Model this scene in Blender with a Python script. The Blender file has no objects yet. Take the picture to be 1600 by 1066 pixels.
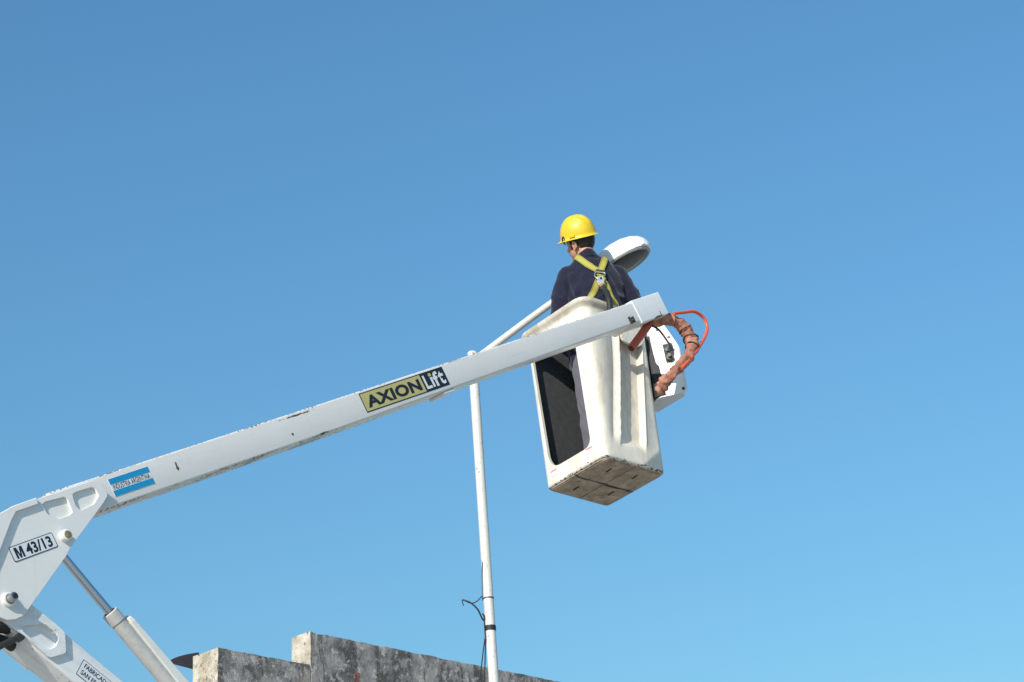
import bpy, bmesh, math, random
from math import sin, cos, pi, radians, atan2, sqrt
from mathutils import Vector, Matrix, noise
from mathutils.bvhtree import BVHTree

random.seed(7)
sc = bpy.context.scene
C = sc.collection

# ------------------------------------------------------------------ camera, sky, sun, exposure
CAM_PITCH, CAM_ROLL = radians(24), radians(3.6)
_F = Vector((0, cos(CAM_PITCH), sin(CAM_PITCH)))
_R0 = Vector((1, 0, 0)); _U0 = Vector((0, -sin(CAM_PITCH), cos(CAM_PITCH)))
_R = _R0 * cos(CAM_ROLL) - _U0 * sin(CAM_ROLL)
_U = _U0 * cos(CAM_ROLL) + _R0 * sin(CAM_ROLL)
cam_data = bpy.data.cameras.new('camera')
cam = bpy.data.objects.new('camera', cam_data); C.objects.link(cam)
cam.matrix_world = Matrix(((_R.x, _U.x, -_F.x, 0), (_R.y, _U.y, -_F.y, 0), (_R.z, _U.z, -_F.z, 1.6), (0, 0, 0, 1)))
cam_data.sensor_width = 36; cam_data.lens = 3180 / 1600 * 36
cam_data.clip_start = .1; cam_data.clip_end = 6000
sc.camera = cam

SUN_EL, SUN_AZ = radians(25), radians(27)          # behind the camera and to its left
to_sun = Vector((-sin(SUN_AZ) * cos(SUN_EL), -cos(SUN_AZ) * cos(SUN_EL), sin(SUN_EL)))
world = bpy.data.worlds.new('World'); sc.world = world; world.use_nodes = True
wn = world.node_tree.nodes; wl = world.node_tree.links
bg = wn['Background']
sky = wn.new('ShaderNodeTexSky'); sky.sky_type = 'NISHITA'; sky.sun_disc = False
sky.sun_elevation = SUN_EL
sky.sun_rotation = atan2(to_sun.x, to_sun.y)
sky.altitude = 0; sky.air_density = 2.0; sky.dust_density = 1.0; sky.ozone_density = 10
tint = wn.new('ShaderNodeMix'); tint.data_type = 'RGBA'; tint.blend_type = 'MULTIPLY'; tint.inputs[0].default_value = 1
tint.inputs[7].default_value = (.885, 1.02, 1.0, 1)               # white balance of the whole sky
wl.new(sky.outputs[0], tint.inputs[6]); wl.new(tint.outputs[2], bg.inputs['Color'])
bg.inputs['Strength'].default_value = .15
sun_d = bpy.data.lights.new('sun', 'SUN'); sun = bpy.data.objects.new('sun', sun_d); C.objects.link(sun)
sun_d.energy = 4.6; sun_d.angle = radians(.53); sun_d.color = (1, .95, .87)
sun.rotation_euler = (-to_sun).to_track_quat('-Z', 'Y').to_euler(); sun.location = to_sun * 40
sc.view_settings.view_transform = 'Standard'; sc.view_settings.look = 'None'
sc.view_settings.exposure = .10; sc.view_settings.gamma = 1

# ------------------------------------------------------------------ material helpers
class NT:
    def __init__(s, name):
        s.m = bpy.data.materials.new(name); s.m.use_nodes = True
        s.n = s.m.node_tree.nodes; s.l = s.m.node_tree.links
        s.b = s.n['Principled BSDF']
        s.tc = s.n.new('ShaderNodeTexCoord')
    def noise(s, scale, detail=6, rough=.6, vec=None, stretch=None):
        t = s.n.new('ShaderNodeTexNoise'); t.inputs['Scale'].default_value = scale
        t.inputs['Detail'].default_value = detail; t.inputs['Roughness'].default_value = rough
        v = vec or s.tc.outputs['Object']
        if stretch or vec is None:
            mp = s.n.new('ShaderNodeMapping'); s.l.new(v, mp.inputs[0])
            if stretch: mp.inputs['Scale'].default_value = stretch
            v = mp.outputs[0]
        s.l.new(v, t.inputs['Vector']); return t.outputs['Fac']
    def ramp(s, fac, a, b, ca=(0, 0, 0), cb=(1, 1, 1)):
        r = s.n.new('ShaderNodeValToRGB'); s.l.new(fac, r.inputs[0])
        e = r.color_ramp.elements; e[0].position = a; e[1].position = b
        e[0].color = (*ca, 1); e[1].color = (*cb, 1); return r.outputs[0]
    def mix(s, fac, a, b):
        x = s.n.new('ShaderNodeMix'); x.data_type = 'RGBA'
        for sock, v in ((x.inputs[0], fac), (x.inputs[6], a), (x.inputs[7], b)):
            if isinstance(v, (int, float)): sock.default_value = v
            elif isinstance(v, tuple): sock.default_value = (*v, 1)
            else: s.l.new(v, sock)
        return x.outputs[2]
    def math(s, op, a, b=None, c=None):
        x = s.n.new('ShaderNodeMath'); x.operation = op
        for i, v in enumerate((a, b, c)):
            if v is None: continue
            if isinstance(v, (int, float)): x.inputs[i].default_value = v
            else: s.l.new(v, x.inputs[i])
        return x.outputs[0]
    def xyz(s):
        x = s.n.new('ShaderNodeSeparateXYZ'); s.l.new(s.tc.outputs['Object'], x.inputs[0]); return x.outputs
    def smooth(s, v, a, b):
        x = s.n.new('ShaderNodeMapRange'); x.interpolation_type = 'SMOOTHSTEP'
        s.l.new(v, x.inputs[0]); x.inputs[1].default_value = a; x.inputs[2].default_value = b; return x.outputs[0]
    def set(s, col=None, rough=None, metal=None, bump=None, bd=.002, coat=None, spec=None):
        for k, v in (('Base Color', col), ('Roughness', rough), ('Metallic', metal), ('Coat Weight', coat), ('Specular IOR Level', spec)):
            if v is None: continue
            if isinstance(v, (int, float)): s.b.inputs[k].default_value = v
            elif isinstance(v, tuple): s.b.inputs[k].default_value = (*v, 1)
            else: s.l.new(v, s.b.inputs[k])
        if bump is not None:
            b = s.n.new('ShaderNodeBump'); b.inputs['Distance'].default_value = bd; b.inputs['Strength'].default_value = 1
            s.l.new(bump, b.inputs['Height']); s.l.new(b.outputs[0], s.b.inputs['Normal'])
        return s.m

def plain(name, col, rough=.5, metal=0, var=.12, scale=30, bump=0, spec=None):
    t = NT(name); f = t.noise(scale, 5)
    c = t.mix(f, tuple(x * (1 - var) for x in col), tuple(min(1, x * (1 + var)) for x in col))
    return t.set(c, rough, metal, bump=(f if bump else None), bd=bump or .001, spec=spec)

def paint(name, col, chip=.70, edge=None, spots=(), grime=.12, streak=(1, 6, 6)):
    """enamel: slow tone drift, grime streaks, rust chips (denser where `edge` says so)"""
    t = NT(name)
    base = t.mix(t.noise(3.0, 4), tuple(x * .93 for x in col), tuple(min(.9, x * 1.04) for x in col))
    gr = t.ramp(t.noise(7, 8, .7, stretch=streak), .5, .82)
    base = t.mix(t.math('MULTIPLY', gr, grime), base, (.26, .21, .16))
    sc_ = t.ramp(t.noise(3.5, 9, .8, stretch=(.6, 14, 14)), .60, .66)
    base = t.mix(t.math('MULTIPLY', sc_, .16), base, (.30, .29, .28))
    dr = t.ramp(t.noise(2.6, 7, .75, stretch=(9, .7, .7)), .58, .70)
    base = t.mix(t.math('MULTIPLY', dr, .14), base, (.33, .26, .19))
    ch = t.math('ADD', t.math('MULTIPLY', t.noise(70, 8, .8), .75), t.math('MULTIPLY', t.noise(4, 4, .6), .25))
    if edge:
        ax, lo, hi, lo2 = edge                       # chips crowd near the two long edges
        o = t.xyz()[ax]
        d = t.math('MAXIMUM', t.smooth(o, hi - .022, hi - .002), t.smooth(t.math('MULTIPLY', o, -1), -lo - .012, -lo))
        ch = t.math('ADD', ch, t.math('MULTIPLY', d, lo2))
    m = t.ramp(ch, chip, chip + .02)
    for (cx, cy, rx, ry, k) in spots:                # single rust marks of their own shape
        x, y, z = t.xyz()
        wob = t.math('MULTIPLY', t.math('SUBTRACT', t.noise(75, 7, .8), .5), k)
        ex = t.math('DIVIDE', t.math('SUBTRACT', x, cx), rx); ey = t.math('DIVIDE', t.math('SUBTRACT', y, cy), ry)
        r = t.math('ADD', t.math('SQRT', t.math('ADD', t.math('MULTIPLY', ex, ex), t.math('MULTIPLY', ey, ey))), wob)
        m = t.math('MAXIMUM', m, t.math('SUBTRACT', 1, t.smooth(r, .55, .75)))
    rust = t.mix(t.noise(90, 3), (.035, .022, .016), (.16, .09, .05))
    c = t.mix(m, base, rust)
    return t.set(c, t.ramp(t.noise(12, 4), .3, .8, (.30,) * 3, (.48,) * 3), bump=t.math('ADD', t.math('MULTIPLY', m, -1), t.math('MULTIPLY', t.noise(25, 3), .25)), bd=.0012)

M = {}
M['boom'] = paint('boom_enamel', (.715, .69, .65), .70, edge=(1, -.079, .079, .17),
                  spots=((-.195, .004, .010, .034, 3.4), (.64, -.028, .012, .010, 2.6), (.72, .060, .13, .006, 4.5), (.86, -.073, .05, .005, 3.2)), streak=(.8, 9, 9))
M['knuckle'] = paint('knuckle_enamel', (.76, .74, .705), .80, grime=.06)
M['lower'] = paint('lower_boom_enamel', (.76, .755, .74),   .735, edge=(1, -.083, .083, .13), grime=.45, streak=(.7, 5, 5))
M['tip'] = paint('tip_enamel', (.78, .78, .77), .74, grime=.12, spots=((4.33, -.072, .075, .014, 1.6), (4.365, -.055, .008, .022, 2.4)))
M['cover'] = paint('cover_enamel', (.74, .72, .66), .74, grime=.2)
M['barrel'] = paint('barrel_shade_grey_enamel', (.50, .485, .46), .70, grime=.6, streak=(3, 3, 3))  # grime is dirt; the greyer base paints in the barrel's shade
M['white'] = paint('white_enamel', (.74, .74, .73), .78, grime=.15)

def bucket_mat():
    t = NT('bucket_gelcoat')
    x, y, z = t.xyz()
    base = t.mix(t.noise(4, 5), (.66, .605, .50), (.80, .755, .665))
    gr = t.ramp(t.noise(9, 9, .72, stretch=(1, 1, .25)), .47, .74)
    base = t.mix(t.math('MULTIPLY', gr, .52), base, (.36, .30, .23))
    # brown run-off under the pivot bracket and grime under the lip and along the foot
    run = t.math('MULTIPLY', t.smooth(t.math('ABSOLUTE', t.math('SUBTRACT', x, .10)), .13, .02), t.math('MULTIPLY', t.smooth(z, .35, .9), t.smooth(y, -.2, -.28)))
    run = t.math('MULTIPLY', run, t.ramp(t.noise(14, 7, .7, stretch=(1, 1, .2)), .35, .65))
    base = t.mix(t.math('MULTIPLY', run, .85), base, (.24, .16, .10))
    lip = t.math('MULTIPLY', t.smooth(z, 1.07, 1.095), t.ramp(t.noise(7, 8, .7), .30, .62))
    base = t.mix(t.math('MULTIPLY', lip, .75), base, (.30, .23, .165))
    foot = t.math('ADD', t.noise(45, 6, .7), t.math('MULTIPLY', t.smooth(z, .035, .0), .17))
    base = t.mix(t.math('MULTIPLY', t.ramp(t.noise(5, 10, .8, stretch=(1, 1, .35)), .52, .68), .6), base, (.40, .32, .235))
    base = t.mix(t.math('MULTIPLY', t.ramp(t.noise(11, 8, .8, stretch=(6, 6, 1)), .63, .68), .35), base, (.22, .20, .18))
    ch = t.math('MAXIMUM', t.ramp(foot, .70, .73), t.ramp(t.noise(70, 5, .7), .755, .775))
    c = t.mix(ch, base, (.06, .05, .04))
    return t.set(c, t.ramp(t.noise(9, 4), .3, .8, (.28,) * 3, (.5,) * 3), bump=t.math('ADD', t.noise(18, 4), t.math('MULTIPLY', ch, -.4)), bd=.0025)
M['bucket'] = bucket_mat()
M['liner'] = plain('black_liner', (.050, .051, .053), .95, var=.5, scale=22, bump=.002)

def floor_mat():
    t = NT('bucket_underside')
    a = t.mix(t.ramp(t.noise(11, 9, .7), .3, .7), (.22, .155, .10), (.58, .46, .34))
    a = t.mix(t.ramp(t.noise(26, 8, .75), .60, .66), a, (.09, .07, .055))
    x, y, z = t.xyz(); seam = t.smooth(t.math('ABSOLUTE', t.math('ADD', t.math('SUBTRACT', y, .019), t.math('MULTIPLY', t.math('SUBTRACT', t.noise(9, 5), .5), .05))), .016, .004)
    a = t.mix(t.math('MULTIPLY', seam, .85), a, (.05, .038, .03))
    return t.set(a, .9, bump=t.noise(40, 7, .7), bd=.004)
M['under'] = floor_mat()
M['slot'] = plain('dark_slot', (.03, .024, .02), .9)
M['steel'] = plain('machined_steel', (.42, .41, .39), .35, .9, .25, 40, .0006)
M['darksteel'] = plain('oily_steel', (.07, .065, .06), .5, .6, .4, 40)
M['chrome'] = plain('chrome_rod', (.62, .63, .66), .10, 1, .05)
M['brass'] = plain('brass_pin', (.45, .33, .16), .45, .7, .3, 60)
M['rubber'] = plain('black_rubber', (.016, .016, .017), .65, var=.3, scale=50, bump=.002)
M['ink'] = plain('black_ink', (.012, .013, .02), .45, var=.2)
M['decal'] = plain('decal_white', (.70, .71, .72), .4, var=.05)
M['yellowdecal'] = plain('decal_faded_yellow', (.50, .44, .17), .42, var=.12, scale=14)
M['bluedecal'] = plain('decal_sky_blue', (.012, .27, .52), .38, var=.10, scale=20)
M['red'] = plain('faded_red_print', (.55, .14, .11), .5)

def sleeve_mat():
    t = NT('hose_sleeve')
    c = t.mix(t.ramp(t.noise(14, 7, .7), .35, .65), (.22, .075, .045), (.52, .24, .16))
    c = t.mix(t.ramp(t.noise(26, 7, .75), .55, .66), c, (.13, .045, .03))  # shading of the creases painted into the sleeve colour
    return t.set(c, .75, bump=t.noise(22, 6, .7), bd=.006)
M['sleeve'] = sleeve_mat()
M['orange'] = plain('orange_hose', (.72, .10, .045), .42, var=.18, scale=25)
M['orangedark'] = plain('orange_tube', (.45, .075, .035), .5, var=.25, scale=25)

def pole_mat():
    t = NT('pole_paint')
    c = t.mix(t.noise(5, 5, .6, stretch=(1, 1, .3)), (.54, .525, .49), (.68, .665, .63))
    c = t.mix(t.ramp(t.noise(60, 6, .7, stretch=(1, 1, .5)), .61, .64), c, (.26, .20, .15))
    c = t.mix(t.math('MULTIPLY', t.ramp(t.noise(6, 8, .7, stretch=(2, 2, .12)), .5, .7), .35), c, (.42, .37, .30))
    return t.set(c, .5, bump=t.noise(20, 4), bd=.001)
M['pole'] = pole_mat()
M['lamp'] = plain('lamp_enamel', (.80, .80, .79), .3, var=.03)
M['lamprim'] = plain('lamp_gasket_grey', (.36, .36, .35), .5, var=.1)
t = NT('lamp_glass'); t.set(t.mix(t.noise(6, 5), (.035, .035, .034), (.06, .06, .056)), .22); M['glass'] = t.m

def concrete():
    t = NT('weathered_concrete')
    a = t.mix(t.ramp(t.noise(6, 10, .7), .38, .62), (.14, .133, .127), (.40, .38, .355))
    a = t.mix(t.ramp(t.noise(4.2, 9, .72, stretch=(1, 1, .7)), .50, .565), a, (.092, .088, .084))
    a = t.mix(t.math('MULTIPLY', t.ramp(t.noise(9, 9, .78, stretch=(1.5, 1.5, .25)), .52, .60), .8), a, (.05, .047, .045))
    a = t.mix(t.math('MULTIPLY', t.ramp(t.noise(13, 10, .78), .54, .59), .8), a, (.52, .50, .475))
    a = t.mix(t.math('MULTIPLY', t.ramp(t.noise(7, 8, .7), .60, .66), .6), a, (.36, .28, .20))
    x, y, z = t.xyz()
    wob = t.math('MULTIPLY', t.math('SUBTRACT', t.noise(30, 6, .75), .5), 2.6)
    ex = t.math('DIVIDE', t.math('SUBTRACT', x, .42), .035); ez = t.math('DIVIDE', t.math('SUBTRACT', z, 5.27), .09)
    r = t.math('ADD', t.math('SQRT', t.math('ADD', t.math('MULTIPLY', ex, ex), t.math('MULTIPLY', ez, ez))), wob)
    a = t.mix(t.math('MULTIPLY', t.math('SUBTRACT', 1, t.smooth(r, .6, .95)), .7), a, (.22, .035, .03))
    return t.set(a, .93, bump=t.noise(35, 9, .75), bd=.012)
M['concrete'] = concrete()
def endface():
    t = NT('cement_render')
    a = t.mix(t.ramp(t.noise(6, 9, .7), .35, .65), (.34, .28, .20), (.66, .60, .50))
    a = t.mix(t.ramp(t.noise(22, 8, .75), .56, .61), a, (.17, .13, .09))
    a = t.mix(t.math('MULTIPLY', t.ramp(t.noise(4.5, 9, .75), .52, .60), .6), a, (.10, .085, .07))
    return t.set(a, .92, bump=t.noise(35, 9, .75), bd=.012)
M['cement'] = endface()
M['roofsheet'] = plain('rusted_roof_sheet', (.045, .03, .028), .75, .1, .4, 12)
M['ground'] = plain('ground_earth', (.45, .42, .37), .95, var=.3, scale=2)
M['tyre'] = plain('tyre_rubber', (.02, .02, .02), .85)

def skin_mat():
    t = NT('skin')
    c = t.mix(t.noise(22, 5), (.42, .19, .115), (.55, .28, .185))
    m = t.set(c, .5, bump=t.noise(180, 3), bd=.0006)
    t.b.inputs['Subsurface Weight'].default_value = .12; t.b.inputs['Subsurface Radius'].default_value = (.012, .005, .003); t.b.inputs['Subsurface Scale'].default_value = .5
    return m
M['skin'] = skin_mat()
def cloth(name, a, b, fold=.012):
    t = NT(name)
    c = t.mix(t.noise(9, 6), a, b)
    h = t.math('ADD', t.noise(11, 4, .55, stretch=(1.4, 1.4, .6)), t.math('MULTIPLY', t.noise(260, 2), .06))
    m = t.set(c, .92, bump=h, bd=fold, spec=.2)
    t.b.inputs['Sheen Weight'].default_value = .15
    return m
M['shirt'] = cloth('navy_sweater', (.008, .009, .022), (.017, .018, .038))
M['trousers'] = cloth('faded_work_trousers', (.085, .078, .10), (.14, .128, .155), .02)
M['hair'] = plain('dark_hair', (.012, .009, .008), .6, var=.5, scale=120, bump=.003)
M['boot'] = plain('work_boot', (.02, .018, .016), .6)
M['eye'] = plain('eyeball', (.7, .68, .66), .2, var=.02)
M['iris'] = plain('iris', (.05, .03, .02), .2)
M['lips'] = plain('lips', (.40, .15, .12), .5)
M['collar'] = plain('shirt_collar', (.42, .43, .45), .9, var=.1)
t = NT('helmet_plastic'); t.set(t.mix(t.noise(8, 5), (.64, .43, .014), (.78, .55, .03)), t.ramp(t.noise(20, 7, .7), .3, .7, (.30,) * 3, (.52,) * 3), bump=t.noise(14, 3), bd=.001); M['helmet'] = t.m
def web():
    t = NT('harness_webbing')
    c = t.mix(t.noise(25, 5), (.30, .27, .045), (.44, .40, .085))
    return t.set(c, .85, bump=t.noise(300, 2), bd=.001)
M['web'] = web()
M['stitch'] = plain('harness_edge_stitch', (.035, .03, .02), .9)

# ------------------------------------------------------------------ mesh helpers
def obj(name, bm, mat, parent=None, smooth=None, mats=None, loc=None, rot=None):
    me = bpy.data.meshes.new(name)
    bmesh.ops.recalc_face_normals(bm, faces=bm.faces)
    bm.to_mesh(me); bm.free()
    return obj_me(name, me, mat, parent, smooth, mats, loc, rot)
def obj_me(name, me, mat, parent=None, smooth=None, mats=None, loc=None, rot=None):
    for m in (mats or [mat]): me.materials.append(M[m] if isinstance(m, str) else m)
    if smooth is not None:
        me.polygons.foreach_set('use_smooth', [True] * len(me.polygons))
        me.set_sharp_from_angle(angle=radians(smooth))
    o = bpy.data.objects.new(name, me); C.objects.link(o)
    if parent is not None: o.parent = parent
    if loc is not None: o.location = loc
    if rot is not None: o.rotation_euler = rot
    return o
def bevel(o, w=.004, seg=2, ang=30):
    m = o.modifiers.new('bevel', 'BEVEL'); m.width = w; m.segments = seg; m.limit_method = 'ANGLE'; m.angle_limit = radians(ang)
    m.harden_normals = False
    return o
def box(bm, x0, x1, y0, y1, z0, z1, mi=0):
    v = [bm.verts.new((x, y, z)) for x in (x0, x1) for y in (y0, y1) for z in (z0, z1)]
    for q in ((0, 1, 3, 2), (4, 6, 7, 5), (0, 4, 5, 1), (2, 3, 7, 6), (0, 2, 6, 4), (1, 5, 7, 3)):
        bm.faces.new([v[i] for i in q]).material_index = mi
    return v
def prism(bm, poly, z0, z1, holes=()):
    """flat plate in xy with holes, from z0 to z1"""
    edges = []
    for lp in (poly, *holes):
        vs = [bm.verts.new((p[0], p[1], z0)) for p in lp]
        edges += [bm.edges.new((vs[i], vs[(i + 1) % len(vs)])) for i in range(len(vs))]
    r = bmesh.ops.triangle_fill(bm, use_beauty=True, use_dissolve=False, edges=edges)
    fs = [g for g in r['geom'] if isinstance(g, bmesh.types.BMFace)]
    ex = bmesh.ops.extrude_face_region(bm, geom=fs)
    for g in ex['geom']:
        if isinstance(g, bmesh.types.BMVert): g.co.z = z1
def rounded(poly, r, n=5):
    out = []
    N_ = len(poly)
    for i in range(N_):
        p0, p, p1 = (Vector(poly[(i + k) % N_]) for k in (-1, 0, 1))
        a = (p0 - p); b = (p1 - p); rr = min(r, a.length * .45, b.length * .45)
        s, e = p + a.normalized() * rr, p + b.normalized() * rr
        for k in range(n + 1):
            u = k / n; q = s * (1 - u) ** 2 + p * 2 * u * (1 - u) + e * u * u; out.append((q.x, q.y))
    return out
def catmull(pts, n=8):
    pts = [Vector(p) for p in pts]; P_ = [pts[0] * 2 - pts[1]] + pts + [pts[-1] * 2 - pts[-2]]
    out = []
    for i in range(1, len(P_) - 2):
        p0, p1, p2, p3 = P_[i - 1:i + 3]
        for k in range(n):
            u = k / n
            out.append(.5 * ((2 * p1) + (p2 - p0) * u + (2 * p0 - 5 * p1 + 4 * p2 - p3) * u * u + (3 * p1 - p0 - 3 * p2 + p3) * u ** 3))
    out.append(pts[-1]); return out
def tube(bm, pts, rad, seg=12, closed=False, caps=True):
    pts = [Vector(p) for p in pts]; n = len(pts)
    R_ = rad if callable(rad) else (lambda i: rad)
    rings = []; up = None
    for i, p in enumerate(pts):
        if closed: d = pts[(i + 1) % n] - pts[i - 1]
        else: d = pts[min(i + 1, n - 1)] - pts[max(i - 1, 0)]
        d.normalize()
        if up is None:
            up = d.orthogonal().normalized()
        up = (up - d * up.dot(d)).normalized(); sd = d.cross(up)
        r = R_(i)
        rings.append([bm.verts.new(p + (up * cos(2 * pi * k / seg) + sd * sin(2 * pi * k / seg)) * r) for k in range(seg)])
    m = n if closed else n - 1
    for i in range(m):
        a, b = rings[i], rings[(i + 1) % n]
        for k in range(seg): bm.faces.new((a[k], a[(k + 1) % seg], b[(k + 1) % seg], b[k]))
    if caps and not closed:
        bm.faces.new(rings[0][::-1]); bm.faces.new(rings[-1])
def disc_stack(bm, axis_pt, axis, prof, seg=24):
    """lathe: prof = [(distance along axis, radius)]"""
    a = Vector(axis).normalized(); u = a.orthogonal().normalized(); w = a.cross(u); o = Vector(axis_pt)
    rings = [[bm.verts.new(o + a * h + (u * cos(2 * pi * k / seg) + w * sin(2 * pi * k / seg)) * r) for k in range(seg)] for h, r in prof]
    for A, B in zip(rings, rings[1:]):
        for k in range(seg): bm.faces.new((A[k], A[(k + 1) % seg], B[(k + 1) % seg], B[k]))
    bm.faces.new(rings[0][::-1]); bm.faces.new(rings[-1])
def loft(bm, rings, cap=True, mi=0):
    R_ = [[bm.verts.new(p) for p in r] for r in rings]
    for A, B in zip(R_, R_[1:]):
        for k in range(len(A)): bm.faces.new((A[k], A[(k + 1) % len(A)], B[(k + 1) % len(A)], B[k])).material_index = mi
    if cap:
        bm.faces.new(R_[0][::-1]).material_index = mi; bm.faces.new(R_[-1]).material_index = mi
    return R_
def tag(o, label, cat, group=None, kind=None):
    if label: o['label'] = label
    if cat: o['category'] = cat
    if group: o['group'] = group
    if kind: o['kind'] = kind
    return o
def empty(name, loc=(0, 0, 0)):
    o = bpy.data.objects.new(name, None); C.objects.link(o); o.location = loc; o.empty_display_size = .2; return o
def baked(o):
    """replace an object's mesh with its modified mesh"""
    dg = bpy.context.evaluated_depsgraph_get(); dg.update()
    me = bpy.data.meshes.new_from_object(o.evaluated_get(dg)); o.modifiers.clear(); o.data = me; return o
def text_mesh(s, w, h, bold=0, space=1.0, ext=.0006):
    cu = bpy.data.curves.new('lettering', 'FONT'); cu.body = s; cu.size = 1; cu.offset = bold; cu.extrude = 0; cu.space_character = space
    cu.resolution_u = 4
    o = bpy.data.objects.new('tmp', cu); C.objects.link(o)
    dg = bpy.context.evaluated_depsgraph_get(); dg.update()
    me = bpy.data.meshes.new_from_object(o.evaluated_get(dg)); bpy.data.objects.remove(o)
    xs = [v.co.x for v in me.vertices]; ys = [v.co.y for v in me.vertices]
    x0, x1, y0, y1 = min(xs), max(xs), min(ys), max(ys)
    for v in me.vertices:
        v.co.x = (v.co.x - (x0 + x1) / 2) / (x1 - x0) * w; v.co.y = (v.co.y - (y0 + y1) / 2) / (y1 - y0) * h
    return me

# ------------------------------------------------------------------ the setting
bm = bmesh.new(); bmesh.ops.create_grid(bm, x_segments=2, y_segments=2, size=3000)
tag(obj('ground', bm, 'ground'), 'bare ground below the lift', 'ground', kind='structure')

# building with a stepped concrete parapet: local x along the wall, y into the building, z up
WALL_AZ = radians(46.2)
bld = empty('building', (-1.514, 13.564, 0)); bld.rotation_euler = (0, 0, WALL_AZ)
tag(bld, 'weathered grey concrete building with a stepped parapet behind the lamp post', 'building')
def rough_block(name, x0, x1, y0, y1, z0, z1, z2, nx, amp=.004):
    """wall block; fine grid above z1 with uneven faces and worn arrises"""
    bm = bmesh.new()
    n = max(2, int((x1 - x0) / .035)); ny = max(2, int((y1 - y0) / .035)); nz = max(2, int((z2 - z1) / .035))
    zs = [z0] + [z1 + (z2 - z1) * k / nz for k in range(nz + 1)]
    xs = [x0 + (x1 - x0) * k / n for k in range(n + 1)]; ys = [y0 + (y1 - y0) * k / ny for k in range(ny + 1)]
    vd = {}
    def V_(x, y, z):
        k = (round(x, 4), round(y, 4), round(z, 4))
        if k not in vd:
            p = Vector((x, y, z)); d = noise.noise_vector(p * 9) * amp + noise.noise_vector(p * 31) * amp * .5
            e = (x in (x0, x1)) + (y in (y0, y1)) + (z == z2)
            if e > 1:
                c = Vector(((x0 + x1) / 2 if x in (x0, x1) else x, (y0 + y1) / 2 if y in (y0, y1) else y, z2 - .1 if z == z2 else z))
                d += (c - p).normalized() * (.005 + .009 * max(0, noise.noise(p * 12)))
            vd[k] = bm.verts.new(p + d)
        return vd[k]
    def quad(a, b, c, d, mi): bm.faces.new((a, b, c, d)).material_index = mi
    for i in range(n):
        for k in range(len(zs) - 1):
            for y in (y0, y1): quad(V_(xs[i], y, zs[k]), V_(xs[i + 1], y, zs[k]), V_(xs[i + 1], y, zs[k + 1]), V_(xs[i], y, zs[k + 1]), 0)
        for j in range(ny): quad(V_(xs[i], ys[j], z2), V_(xs[i + 1], ys[j], z2), V_(xs[i + 1], ys[j + 1], z2), V_(xs[i], ys[j + 1], z2), 0)
    for j in range(ny):
        for k in range(len(zs) - 1):
            for x in (x0, x1): quad(V_(x, ys[j], zs[k]), V_(x, ys[j + 1], zs[k]), V_(x, ys[j + 1], zs[k + 1]), V_(x, ys[j], zs[k + 1]), 1)
    return obj(name, bm, None, bld, smooth=40, mats=['concrete', 'cement'])
rough_block('wall_section', 0, 5.0, 0, .205, 0, 4.8, 5.556, 60)['label'] = 'taller length of the concrete parapet'
rough_block('wall_section', -.788, -.004, 0, .277, 0, 4.8, 5.322, 30)['label'] = 'lower end of the concrete parapet'
bm = bmesh.new(); box(bm, -.6, 5.0, .30, 6, 0, 4.9); obj('building_body', bm, 'cement', bld)
# dark roof sheet sticking out past the lower end of the wall
bm = bmesh.new(); rings = []
for i in range(13):
    u = i / 12; a = Vector((-.945 + .30 * u, .32, 5.264 - .022 * u)); b = Vector((-.940 + .42 * u, .325 + .24 * u, 5.268 + .185 * u ** .8))
    rings.append([a, b, b + Vector((0, 0, .006)), a + Vector((0, 0, .006))])
loft(bm, rings); obj('roof_sheet', bm, 'roofsheet', bld, smooth=30)['label'] = 'dark curled edge of roofing sheet'

# ------------------------------------------------------------------ aerial lift
PHI, RHO = radians(47), radians(5.6)
Hx = Vector((cos(PHI), sin(PHI), 0)); Nz = Vector((sin(PHI) * cos(RHO), -cos(PHI) * cos(RHO), sin(RHO))); Vy = Nz.cross(Hx)
OG = Vector((-2.24583, 8.43521, 4.28149))                    # knuckle reference point
ROT = Matrix((Hx, Vy, Nz)).transposed()
BASE_L = Vector((4.36, -4.62, 0))                              # turret foot, in the machine's own frame
BASE_W = OG + ROT @ BASE_L; BASE_L = BASE_L - ROT.transposed() @ Vector((0, 0, BASE_W.z)); BASE_W.z = 0
lift = empty('aerial_lift'); OLD_MW = Matrix.Translation(BASE_W) @ ROT.to_4x4()
MS = .961                                                      # arms stand well clear of the bucket's ribbed side
NB = Vector((0, 0, 1.6)) * (1 - MS) + BASE_W * MS; LIFT_MW = Matrix.Translation(NB) @ ROT.to_4x4() @ Matrix.Scale(MS, 4)
lift.matrix_world = LIFT_MW
tag(lift, 'white articulated aerial work lift with two boom arms and an open sided bucket', 'aerial lift')
OFF = -BASE_L
def lobj(name, bm, mat, **k):
    o = obj(name, bm, mat, lift, **k); o.location = OFF; return o
HW = .0725
BA = radians(27.73); bd_ = Vector((cos(BA), sin(BA), 0)); bw_ = Vector((-sin(BA), cos(BA), 0))
B0 = Vector((1.0757, .908, 0))                                # upper boom axis, s = 0
def on_boom(o): o.location = OFF + B0; o.rotation_euler = (0, 0, BA); return o
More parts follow.
